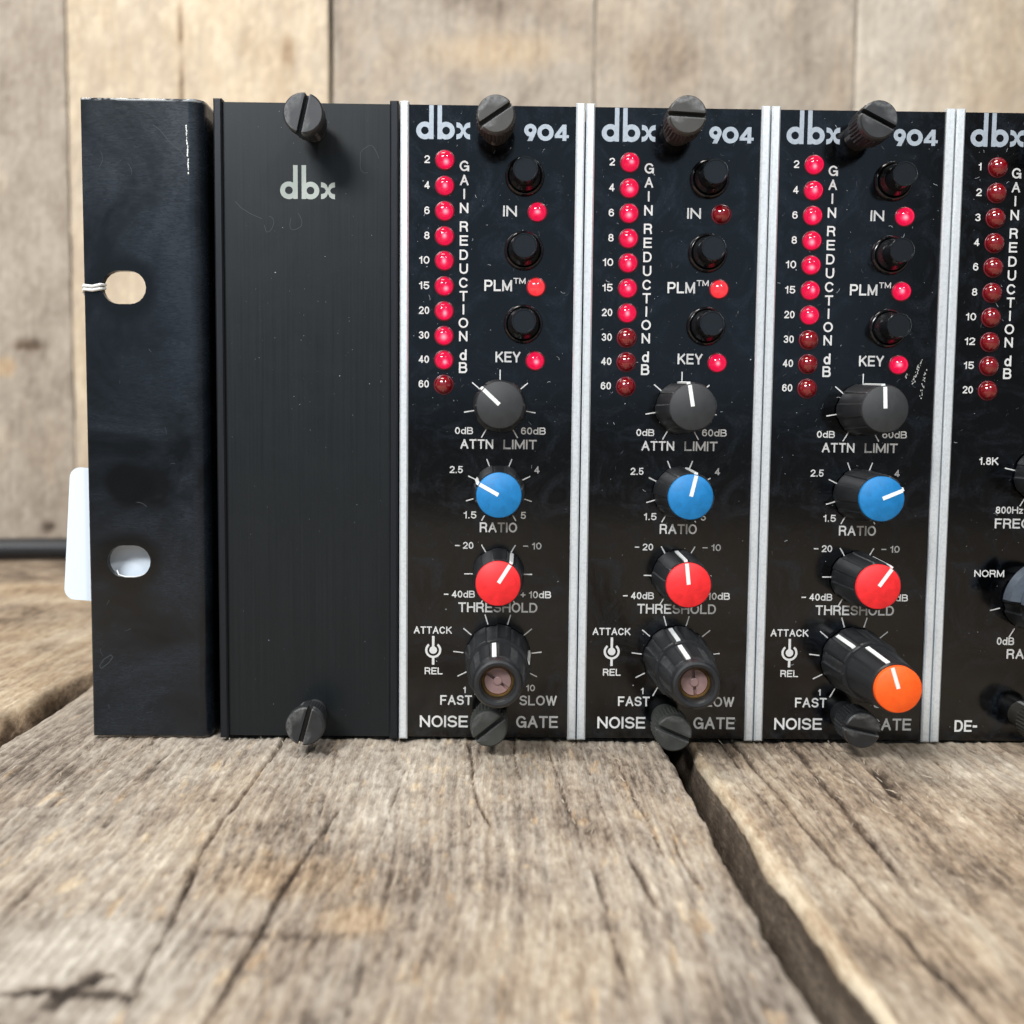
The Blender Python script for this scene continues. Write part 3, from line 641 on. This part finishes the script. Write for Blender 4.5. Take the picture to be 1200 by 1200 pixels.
# specks, hairs and fine scratches lying on a panel face
def specks(parent, w, h, n, seed, hairs=0.18, mats=('dust', 'dustdim'), y=-0.02, x0=0, big=1.0):
    r = random.Random(seed)
    for mi, mat in enumerate(mats):
        b = MB(); cnt = n if mi == 0 else int(n*1.8)
        for k in range(cnt):
            cx = x0+r.uniform(0.4, w-0.4); cz = r.uniform(1, h-1) if r.random() < 0.55 else r.uniform(h*0.5, h-1)
            q = r.random()
            if q < 1-hairs:
                s = r.uniform(0.03, 0.085)*big*(1.9 if r.random() < 0.06 else 1); m = r.randint(4, 6)
                b.sheet([(cx+s*r.uniform(0.6, 1.2)*math.sin(6.283*i/m), cz+s*r.uniform(0.6, 1.2)*math.cos(6.283*i/m)) for i in range(m)], y)
            else:
                L = r.uniform(0.3, 1.1)*big; a = r.uniform(0, 6.28); bend = r.uniform(-2, 2); ww = r.uniform(0.018, 0.045)
                px, pz = cx, cz; m = 5
                for i in range(m):
                    nx, nz = px+L/m*math.cos(a), pz+L/m*math.sin(a); sx, sz = -math.sin(a)*ww, math.cos(a)*ww
                    if x0+0.2 < nx < x0+w-0.2 and 0.5 < nz < h-0.5: b.sheet([(px+sx, pz+sz), (px-sx, pz-sz), (nx-sx, nz-sz), (nx+sx, nz+sz)], y)
                    px, pz = nx, nz; a += bend/m
        link('dust_specks', b.mesh('specks', M[mat], 0), parent, kind='stuff')

# ------------------------------------------------------------------ rack frame with its ear
H = 132.9; PW = 37.75; PP = 38.1
frame = empty('rack_frame', 'black steel rack frame with slotted mounting ear and chipped top edge at far left', 'rack frame')
def ear_mesh():
    import bmesh
    x0, x1, T = -65.3, -40.35, 1.6; rb = 3.0
    holes = [(-57.1, 94.7), (-57.1, 37.6)]; hw, hh = 4.55, 3.40
    bm = bmesh.new()
    def V(x, y, z): return bm.verts.new((x, y, z))
    def slot(cx, cz, n=10):
        L = []
        for i in range(n+1):
            a = -math.pi/2+math.pi*i/n; L.append((cx+(hw-hh)+hh*math.cos(a), cz+hh*math.sin(a)))
        for i in range(n+1):
            a = math.pi/2+math.pi*i/n; L.append((cx-(hw-hh)+hh*math.cos(a), cz+hh*math.sin(a)))
        return L
    xe = x1-rb; bz = 0.25
    outer = [(x0+bz, bz), (xe, bz), (xe, H-bz), (x0+bz, H-bz)]
    def loop(pts, y): return [V(x, y, z) for x, z in pts]
    fo = loop(outer, 0.0); edges = [bm.edges.new((fo[i], fo[(i+1) % 4])) for i in range(4)]
    hl = []
    for h in holes:
        L = loop(slot(*h), 0.0); hl.append(L); edges += [bm.edges.new((L[i], L[(i+1) % len(L)])) for i in range(len(L))]
    bmesh.ops.triangle_fill(bm, edges=edges, use_beauty=True)
    # hole walls
    for h, L in zip(holes, hl):
        B = loop(slot(*h), T)
        for i in range(len(L)): bm.faces.new((L[i], L[(i+1) % len(L)], B[(i+1) % len(L)], B[i]))
    # back face
    fb = loop([(x0, 0), (xe, 0), (xe, H), (x0, H)], T+0.0)
    e2 = [bm.edges.new((fb[i], fb[(i+1) % 4])) for i in range(4)]
    for h in holes:
        L = loop(slot(*h), T+0.001); e2 += [bm.edges.new((L[i], L[(i+1) % len(L)])) for i in range(len(L))]
    bmesh.ops.triangle_fill(bm, edges=e2, use_beauty=True)
    # chamfered rim left, top, bottom
    m = [V(x0, bz, 0), V(xe, bz, 0), V(xe, bz, H), V(x0, bz, H)]
    for i in (0, 2, 3): j = (i+1) % 4; bm.faces.new((fo[i], m[i], m[j], fo[j]))
    for i in (0, 2, 3): j = (i+1) % 4; bm.faces.new((m[i], fb[i], fb[j], m[j]))
    # bend, then the side plate running back
    prof = [(xe, 0.0)]+[(xe+rb*math.sin(a), rb-rb*math.cos(a)) for a in np.linspace(0.15, math.pi/2, 8)]+[(x1, 200)]
    inner = [(xe, T)]+[(xe+(rb-T)*math.sin(a), rb-(rb-T)*math.cos(a)) for a in np.linspace(0.15, math.pi/2, 8)]+[(x1-T, 200)]
    for zz in (0,):
        A = [V(x, y, bz if k == 0 else 0.0) for k, (x, y) in enumerate(prof)]; B = [V(x, y, H-bz if k == 0 else H) for k, (x, y) in enumerate(prof)]
        C_ = [V(x, y, 0) for x, y in inner]; D = [V(x, y, H) for x, y in inner]
        n = len(prof)
        for k in range(n-1):
            bm.faces.new((A[k], A[k+1], B[k+1], B[k])); bm.faces.new((D[k], D[k+1], C_[k+1], C_[k]))
            bm.faces.new((B[k], B[k+1], D[k+1], D[k])); bm.faces.new((C_[k], C_[k+1], A[k+1], A[k]))
        bm.faces.new((A[-1], C_[-1], D[-1], B[-1]))
    bmesh.ops.recalc_face_normals(bm, faces=bm.faces)
    for v in bm.verts: v.co *= MM
    me = bpy.data.meshes.new('ear'); bm.to_mesh(me); bm.free(); me.materials.append(M['ear'])
    me.polygons.foreach_set('use_smooth', [True]*len(me.polygons)); me.set_sharp_from_angle(angle=math.radians(24)); return me
link('mounting_ear', ear_mesh(), frame)
link('top_cover', MB().box(-39.0, 154, 6, 200, 129.6, 131).mesh('top_cover', M['steel'], 0), frame)
link('bottom_cover', MB().box(-39.0, 154, 6, 200, 1.0, 2.4).mesh('bottom_cover', M['steel'], 0), frame)
link('side_plate', MB().box(152.5, 154, 6, 200, 2.6, 129.4).mesh('side_plate', M['steel'], 0), frame)
link('rear_plate', MB().box(-38.0, 152.4, 198, 199.5, 2.6, 129.4).mesh('rear_plate', M['steel'], 0), frame)
# chipped line and scuffs on the ear
rs = random.Random(8); b = MB()
z = 127.6
while z > 118:
    x = -43.75+0.10*(127-z)*0.35+rs.uniform(-0.10, 0.10); s = rs.uniform(0.10, 0.34); hgt = rs.uniform(0.2, 0.7)
    b.sheet([(x-s*0.5, z), (x+s*0.1, z+hgt*0.4), (x+s*0.6, z-0.1), (x+s*0.35, z-hgt), (x-s*0.4, z-hgt*0.7)], -0.015); z -= hgt*rs.uniform(0.7, 1.7)
link('paint_chips', b.mesh('paint_chips', M['scratch'], 0), frame, kind='stuff')
b = MB()
def hair(b, pts, w, y=-0.014):
    for (ax, az), (bx, bz) in zip(pts[:-1], pts[1:]):
        L = math.hypot(bx-ax, bz-az) or 1; nx, nz = -(bz-az)/L*w, (bx-ax)/L*w
        b.sheet([(ax+nx, az+nz), (ax-nx, az-nz), (bx-nx, bz-nz), (bx+nx, bz+nz)], y)
hair(b, [(-50.6, 127.6), (-49.2, 126.6), (-47.2, 124.2), (-45.2, 122.6), (-44.0, 121)], 0.07)
hair(b, [(-46.5, 129.8), (-43.6, 126.6)], 0.04)
for k in range(16):
    a = rs.uniform(0, 6.28); cx, cz = rs.uniform(-64, -47), rs.uniform(4, 125); R_ = rs.uniform(0.8, 3.0); da = rs.uniform(0.5, 1.4)
    if abs(cz-94.7) < 6 or abs(cz-37.6) < 6: continue
    hair(b, [(cx+R_*math.cos(a+da*i/5), cz+R_*math.sin(a+da*i/5)) for i in range(6)], rs.uniform(0.02, 0.05))
hair(b, [(-63.7, 15.2), (-62.8, 16.6), (-61.2, 17.6), (-60.9, 17.0), (-61.8, 15.8), (-63.4, 14.6), (-63.7, 15.2)], 0.06)
link('scratch_marks', b.mesh('scratch_marks', M['dustdim'], 0), frame, kind='stuff')
specks(frame, 24, 132, 60, 5, ('dust', 'dustdim'), -0.012, x0=-65.0, big=0.8) if False else None

# ------------------------------------------------------------------ panels and modules
def panel_parts(root, face_mat, rail_mat, w=PW):
    link('face_panel', MB().bbox(1.55, w-1.55, 0.0, 2.0, 0.3, H-0.5, 0.12).mesh('face_panel', face_mat, 0), root)
    for a, b_ in ((0.0, 1.75), (w-1.75, w)):
        link('side_rail', MB().bbox(a, b_, -0.85, 3.0, 0.0, H, 0.30).mesh('side_rail', rail_mat, 0), root)
    link('circuit_tray', MB().box(3, w-3, 2.1, 190, 4, H-5).mesh('circuit_tray', M['steel'], 0), root)

blank = empty('blank_panel', 'plain brushed black blanking panel with small dbx mark beside the mounting ear', 'blank panel', (-PP, 0, 0))
panel_parts(blank, M['brushed'], M['black_rail'])
lo = link('maker_logo', LOGO_W, blank, (13.3, -0.03, 113.1)); lo.scale = (1.02, 1, 1.0)
thumb_screw(blank, 20.4, 126.96, 13, 'disc', M['screw_black'])
thumb_screw(blank, 20.1, 5.85, 15, 'disc', M['screw_black'])
b = MB()                                                            # dried drip outlines
for cx, cz, rx, rz, a0 in ((31.5, 121.3, 1.9, 2.7, 3.2), (11.0, 107.9, 1.0, 1.5, 0), (16.5, 108.5, 1.2, 1.9, 0.5)):
    hair(b, [(cx+rx*(1+0.15*math.sin(3*t+cx))*math.sin(t+a0), cz+rz*(1+0.2*math.sin(2*t))*math.cos(t+a0)) for t in np.linspace(0, 4.6, 14)], 0.055, -0.02)
hair(b, [(4.2, 112.4), (5.3, 111.2), (7.2, 110.0), (9.6, 109)], 0.06, -0.02)
link('water_marks', b.mesh('water_marks', M['dustdim'], 0), blank, kind='stuff')
specks(blank, PW-4, H, 80, 3, 0.03, x0=2.0)

LEDZ = [121.2-5.11*i for i in range(9)]+[75.35]
ADJ = [121.3, 116.1, 111.0, 105.9, 100.9, 95.7, 90.6, 85.5, 80.5, 75.4]
LETT = list(zip('GAINREDUCTIONdB', [120.2, 117.35, 114.55, 111.7, 107.95, 105.1, 102.2, 99.35, 96.5, 93.75, 91.0, 88.25, 85.5, 81.65, 79.0]))
def column(root, nums, lit):
    for z, s, on in zip(ADJ, nums, lit):
        wd = {1: 1.12, 2: 2.15}[len(s)]; x1 = 6.05; dx = 0.25 if s == '1' else 0
        if s == '1': wd = 0.6
        lettering('scale_number', s, x1-wd-dx, x1-dx, z-0.62, z+0.93, root, M['print'])
        led(root, 9.15, z, on)
    for ch, z in LETT:
        hgt = 2.25 if ch in 'dB' else 2.1; wd = {'I': 0.35, 'G': 1.95, 'O': 2.0, 'C': 1.9, 'T': 1.7, 'd': 1.45}.get(ch, 1.75)
        lettering('scale_letter', ch, 13.15-wd/2, 13.15+wd/2, z-hgt/2, z+hgt/2, root, M['print'])
LR = random.Random(12)
def led(root, x, z, on):
    o = link('indicator_lamp', LED_EVEN if on == 2 else LED_ON if on else LED_OFF, root, (x, 0, z), 0, 'lit glowing red lamp' if on else 'unlit dark red lamp')
    if on == 1: link('glowing_core', DIE, o, (LR.uniform(-0.1, 0.45), 0, LR.uniform(-0.5, 0.1))).scale = (LR.uniform(0.7, 1.05), 1, LR.uniform(0.7, 1.05))
    link('collar', COLLAR, o)
def button(root, x, z):
    o = link('push_button', BUTTON, root, (x, 0, z)); link('button_socket', BEZEL, o)
def knob(root, x, z, ang, cap):
    o = link('knob', SMALL_KNOB, root, (x, 0, z), math.radians(ang), {'black': 'black knob with charcoal face', 'blue': 'black knob with bright blue cap', 'red': 'black knob with bright red cap'}[cap])
    link('knob_cap', CAPS[cap], o); link('pointer_line', POINT_S, o); return o
def dual_knob(root, x, z, a_low, a_up, capped):
    o = link('dual_knob', LOWER, root, (x, 0, z), math.radians(a_low), 'stacked two tier black knob'+(' with orange cap' if capped else ' with its cap missing'))
    link('pointer_line', PT_LOW, o)
    d = math.radians(a_up-a_low)
    link('upper_knob', UPPER_CAP if capped else UPPER_OPEN, o, (0, 0, 0), d)
    link('pointer_line', PT_UPC if capped else PT_UP, o, (0, 0, 0), d)
    if capped: link('knob_cap', ORANGE, o, (0, 0, 0), d)
    else: link('brass_collet', BRASS, o, (0, 0, 0), d); link('collet_screw', CSCREW, o, (0, 0, 0), d+(math.radians(45) if a_low > 0 else math.radians(100)))

def symbol(root):
    b = MB(); ring_faces(b, 0, 0, 1.72, 1.25, 0, 38, 322, 30); ring_faces(b, 0, 0, 0.82, 0.0001, 0, n=20)
    rect(b, -0.26, 0.26, 0.6, 3.05, -0.006); rect(b, -0.26, 0.26, -3.15, -1.4, -0.006)
    return b.mesh('dial_symbol', M['print'], 0)
SYM = symbol(None)
GRP = 'noise gate modules side by side in the rack'
def noise_gate(k, label, lit, inlit, a1, a2, a3, low, up, capped, s_top, s_bot, seed):
    root = empty('noise_gate_module', label, 'rack module', (k*PP, 0, 0), GRP)
    panel_parts(root, M['panel'], M['alu'])
    link('maker_logo', LOGO, root, (3.15, -0.03, 125.5))
    link('model_number', N904, root, (25.3, -0.03, 125.5))
    column(root, ['2', '4', '6', '8', '10', '15', '20', '30', '40', '60'], lit)
    for z in (118.2, 103.15, 88.1): button(root, 25.6, z)
    led(root, 28.3, 111.05, inlit[0]); led(root, 28.2, 95.75, inlit[1]); led(root, 28.2, 80.55, inlit[2])
    P = M['print']; T = lambda s, x0, x1, z0, z1, nm='printed_caption': lettering(nm, s, x0, x1, z0, z1, root, P)
    T('IN', 21.2, 24.05, 110.1, 112.3); T('PLM', 17.45, 23.2, 94.85, 97.15); T('TM', 23.5, 26.0, 96.4, 97.6); T('KEY', 19.9, 25.1, 80.2, 82.4)
    ang = lambda n: [-150+300*i/(n-1) for i in range(n)]
    cx = 20.9
    ticks('tick_marks', cx, 71.05, ang(7), 5.3, 7.6, root); ticks('tick_marks', cx, 53.25, ang(8), 5.2, 7.25, root)
    ticks('tick_marks', cx, 35.6, ang(6), 5.2, 7.2, root); ticks('tick_marks', cx, 17.8, ang(10), 7.3, 9.5, root)
    T('0dB', 11.55, 15.35, 65.15, 66.6); T('60dB', 25.4, 30.6, 65.2, 66.7); T('ATTN', 12.7, 19.6, 62.1, 64.1); T('LIMIT', 21.75, 28.75, 62.1, 64.1)
    T('2.5', 10.5, 13.25, 56.95, 58.45, 'scale_number'); T('4', 28.3, 29.4, 57.05, 58.55, 'scale_number'); T('1.5', 13.5, 16.2, 47.4, 48.9, 'scale_number'); T('5', 25.55, 26.65, 47.4, 48.9, 'scale_number')
    T('RATIO', 16.9, 24.8, 44.5, 46.6)
    T('– 20', 11.7, 15.6, 40.95, 42.4); T('– 10', 26.1, 30.0, 40.95, 42.4); T('– 40dB', 9.4, 16.0, 30.5, 32.0); T('+ 10dB', 25.7, 32.2, 30.5, 32.0)
    T('THRESHOLD', 12.5, 29.3, 27.4, 29.5)
    T('ATTACK', 3.05, 11.15, 22.7, 24.25); T('REL', 5.4, 9.2, 13.9, 15.4); link('dial_symbol', SYM, root, (7.2, -0.03, 19.15))
    T('1', 13.65, 14.2, 9.9, 11.3, 'scale_number'); T('10', 27.1, 29.0, 10.4, 11.8, 'scale_number')
    T('FAST', 8.75, 15.55, 7.3, 9.4); T('SLOW', 25.7, 33.7, 7.3, 9.45); T('NOISE', 4.4, 14.7, 2.4, 4.95); T('GATE', 25.05, 34.0, 2.4, 5.0)
    knob(root, cx, 71.05, a1, 'black'); knob(root, cx, 53.25, a2, 'blue'); knob(root, cx, 35.6, a3, 'red')
    dual_knob(root, cx+0.1, 17.8, low, up, capped)
    thumb_screw(root, *s_top); thumb_screw(root, *s_bot)
    specks(root, PW-4, H, 150, seed, x0=2.0)
    return root
noise_gate(0, 'noise gate module beside the blanking panel with nine of ten column lamps lit', [1]*9+[0], (1, 2, 1), -47, -61, 32, 78, -8, False,
           (19.6, 127.29, 56, 'knurl', M['screw_bronze']), (19.3, 5.63, 51, 'knurl', M['screw_grey']), 21)
noise_gate(1, 'middle noise gate module with unlit lamp beside IN and blue knob pointing upward', [1]*7+[0]*3, (0, 2, 1), -9.8, 13, -6.5, -14, -16, False,
           (18.8, 127.66, 93, 'knurl', M['screw_bronze']), (18.85, 4.91, 113, 'knurl', M['screw_grey']), 22)
m3 = noise_gate(2, 'noise gate module with orange capped stacked knob and white scratches by the KEY lamp', [1]*7+[0]*3, (1, 1, 1), -3, 67, 35, -37.5, -18, True,
           (18.05, 127.23, 116.5, 'knurl', M['screw_black']), (19.3, 5.84, 102, 'knurl', M['screw_black']), 23)
# white scratch cluster
b = MB(); r = random.Random(2)
for (x0, z0, x1, z1, n) in ((32.9, 81.5, 31.3, 76.4, 26), (34.0, 79.5, 33.2, 73.5, 18), (30.3, 78.6, 30.0, 77.8, 5)):
    for i in range(n):
        t = i/n; cx_, cz_ = x0+(x1-x0)*t+r.uniform(-.3, .3), z0+(z1-z0)*t+r.uniform(-.2, .2); s = r.uniform(0.05, 0.17)
        a = r.uniform(-0.6, 0.9); hair(b, [(cx_-s*math.sin(a), cz_-s*math.cos(a)*1.5), (cx_+s*math.sin(a), cz_+s*math.cos(a)*1.5)], r.uniform(0.04, 0.11), -0.022)
link('scratch_marks', b.mesh('scratch_marks', M['scratch'], 0), m3, kind='stuff')

# fourth module, cut by the frame
de = empty('de_esser_module', 'module at the right edge with ten unlit red lamps and a silver grey knob', 'rack module', (3*PP, 0, 0))
panel_parts(de, M['panel'], M['alu'])
link('maker_logo', LOGO, de, (3.15, -0.03, 125.5))
column(de, ['1', '2', '3', '4', '6', '8', '10', '12', '15', '20'], [0]*10)
D = lambda s, x0, x1, z0, z1: lettering('printed_caption', s, x0, x1, z0, z1, de, M['print'])
D('1.8K', 8.1, 12.15, 59.8, 61.4); D('800Hz', 12.05, 17.9, 49.5, 51.0); D('FREQ', 12.0, 19.6, 46.35, 48.45)
D('NORM', 8.1, 14.5, 35.9, 37.4); D('0dB', 13.6, 17.35, 21.25, 22.9); D('RANGE', 15.85, 25.4, 18.25, 20.35); D('DE', 5.3, 9.05, 2.2, 4.75)
bb = MB(); rect(bb, 9.25, 10.2, 3.15, 3.65, 0); link('printed_caption', bb.mesh('hyphen', M['print'], 0), de, (0, -0.03, 0))
ticks('tick_marks', 20.9, 57.6, [-150, -78, 0, 78, 150], 5.2, 7.5, de); ticks('tick_marks', 20.9, 31.1, [-150, -105, 105, 150], 7.2, 9.4, de)
knob(de, 20.9, 57.6, 40, 'black')
o = link('range_knob', MB().lathe([(6.7, -0.5), (6.7, -1.0), (6.3, -6.5), (6.1, -6.9), (5.0, -6.9), (5.0, -7.4), (4.6, -16), (4.3, -16.3)], N_, flutes(6, 0.35, 0.3)).mesh('range_knob', M['knob'], 28), de, (20.9, 0, 31.1), 0.3)
def wing(a0, a1, r0, r1, y0, y1):
    b = MB(); A = np.linspace(a0, a1, 14); v = []
    for a in A:
        s, c = math.sin(a), math.cos(a); v += [(r0*s, y0, r0*c), (r1*s, y0, r1*c), (r1*s*0.96, y1, r1*c*0.96), (r0*s, y1, r0*c)]
    f = []
    for i in range(13):
        for j in range(4): k = (j+1) % 4; f.append((4*i+j, 4*i+k, 4*i+4+k, 4*i+4+j))
    f += [(0, 1, 2, 3), tuple(52+q for q in (3, 2, 1, 0))]; b.add(v, f); return b
wb = wing(-1.45, -0.55, 6.6, 9.8, -7.0, -9.4); w2 = wing(-1.5, 1.3, 3.4, 7.2, -9.6, -13.5)
wb.add(w2.v, w2.f); link('grip_segment', wb.mesh('grip_segment', M['selector'], 40), o, (0, 0, 0), -0.3)
thumb_screw(de, 19.6, 6.2, 30, 'knurl', M['screw_bronze'], (0, 0)); thumb_screw(de, 19.5, 127.3, 70, 'knurl', M['screw_bronze'])
specks(de, PW-4, H, 120, 24, x0=2.0)

# ------------------------------------------------------------------ tags, string, cable
def card_mesh(w, h, r, t=0.35):
    P = []
    for cx, cz, a0 in ((w-r, r, -90), (w-r, h-r, 0), (r, h-r, 90), (r, r, 180)):
        for i in range(8): a = math.radians(a0+90*i/7); P.append((cx+r*math.cos(a), cz+r*math.sin(a)))
    return MB().prism(P, 0, t).mesh('card', M['card'], 0)
tag = empty('hang_tag', 'white rounded hang tag tied by string, sticking out left of the mounting ear', 'tag', (-72.7, 4.4, 28.8))
ob = link('card', card_mesh(28, 28.6, 2.3), tag, (0, 0, 0)); ob.rotation_euler = (0.0, math.radians(4.0), math.radians(-1))
link('string', MB().tube([(-61.4, 1.2, 94.6), (-61.9, -0.45, 94.3), (-63.4, -0.6, 94.0), (-65.1, -0.5, 94.2), (-65.8, 1.0, 93.9), (-64.6, 2.6, 91.0), (-63, 2.6, 80), (-62.5, 4.1, 56.0)], 0.34).mesh('string', M['string'], 60), tag, (72.7, -4.4, -28.8))
link('string', MB().tube([(-61.3, 1.2, 95.3), (-61.8, -0.5, 95.15), (-63.4, -0.65, 94.75), (-65.1, -0.55, 94.95), (-65.9, 1.1, 94.8), (-64.2, 2.7, 91), (-62.4, 2.7, 78), (-61.9, 4.1, 56)], 0.32).mesh('string', M['string'], 60), tag, (72.7, -4.4, -28.8))
link('string', MB().tube([(-60.4, 2.2, 35.4), (-59.6, 1.0, 34.6), (-58.0, 0.3, 34.28), (-56.0, 0.4, 34.25), (-54.6, 1.2, 34.5), (-54.0, 2.3, 35.0)], 0.15).mesh('string', M['string'], 60), tag, (72.7, -4.4, -28.8))

cable = empty('power_cable', 'thick black power cable lying across the bench at the left', 'cable', (-230, 300, 4.3))
pts = [(-420, 222, 4.6), (-360, 246, 4.6), (-300, 270, 4.6), (-250, 286, 4.8), (-208, 297, 4.9), (-160, 299, 5.0), (-110, 298, 5.0), (-60, 290, 4.8), (-30, 270, 5), (-10, 245, 8), (0, 225, 16), (4, 202, 22)]
def smooth_pts(p, n=6):
    p = [np.array(q, float) for q in p]; out = []
    for i in range(len(p)-1):
        a, b_, c, d = p[max(i-1, 0)], p[i], p[i+1], p[min(i+2, len(p)-1)]
        for k in range(n):
            t = k/n; out.append(0.5*((2*b_)+(-a+c)*t+(2*a-5*b_+4*c-d)*t*t+(-a+3*b_-3*c+d)*t**3))
    out.append(p[-1]); return out
link('cord', MB().tube(smooth_pts(pts), 5.1, 20).mesh('cord', M['rubber'], 60), cable, (230, -300, -4.3))
link('plug', MB().lathe([(9, 0), (9, -14), (6, -20), (4.6, -30)], 24).mesh('plug', M['rubber'], 40), cable, (234, -98+0.5+18, 17.7)).rotation_euler = (0, 0, math.pi)

print('tris', sum(len(o.data.polygons) for o in scene.objects if o.type == 'MESH'))
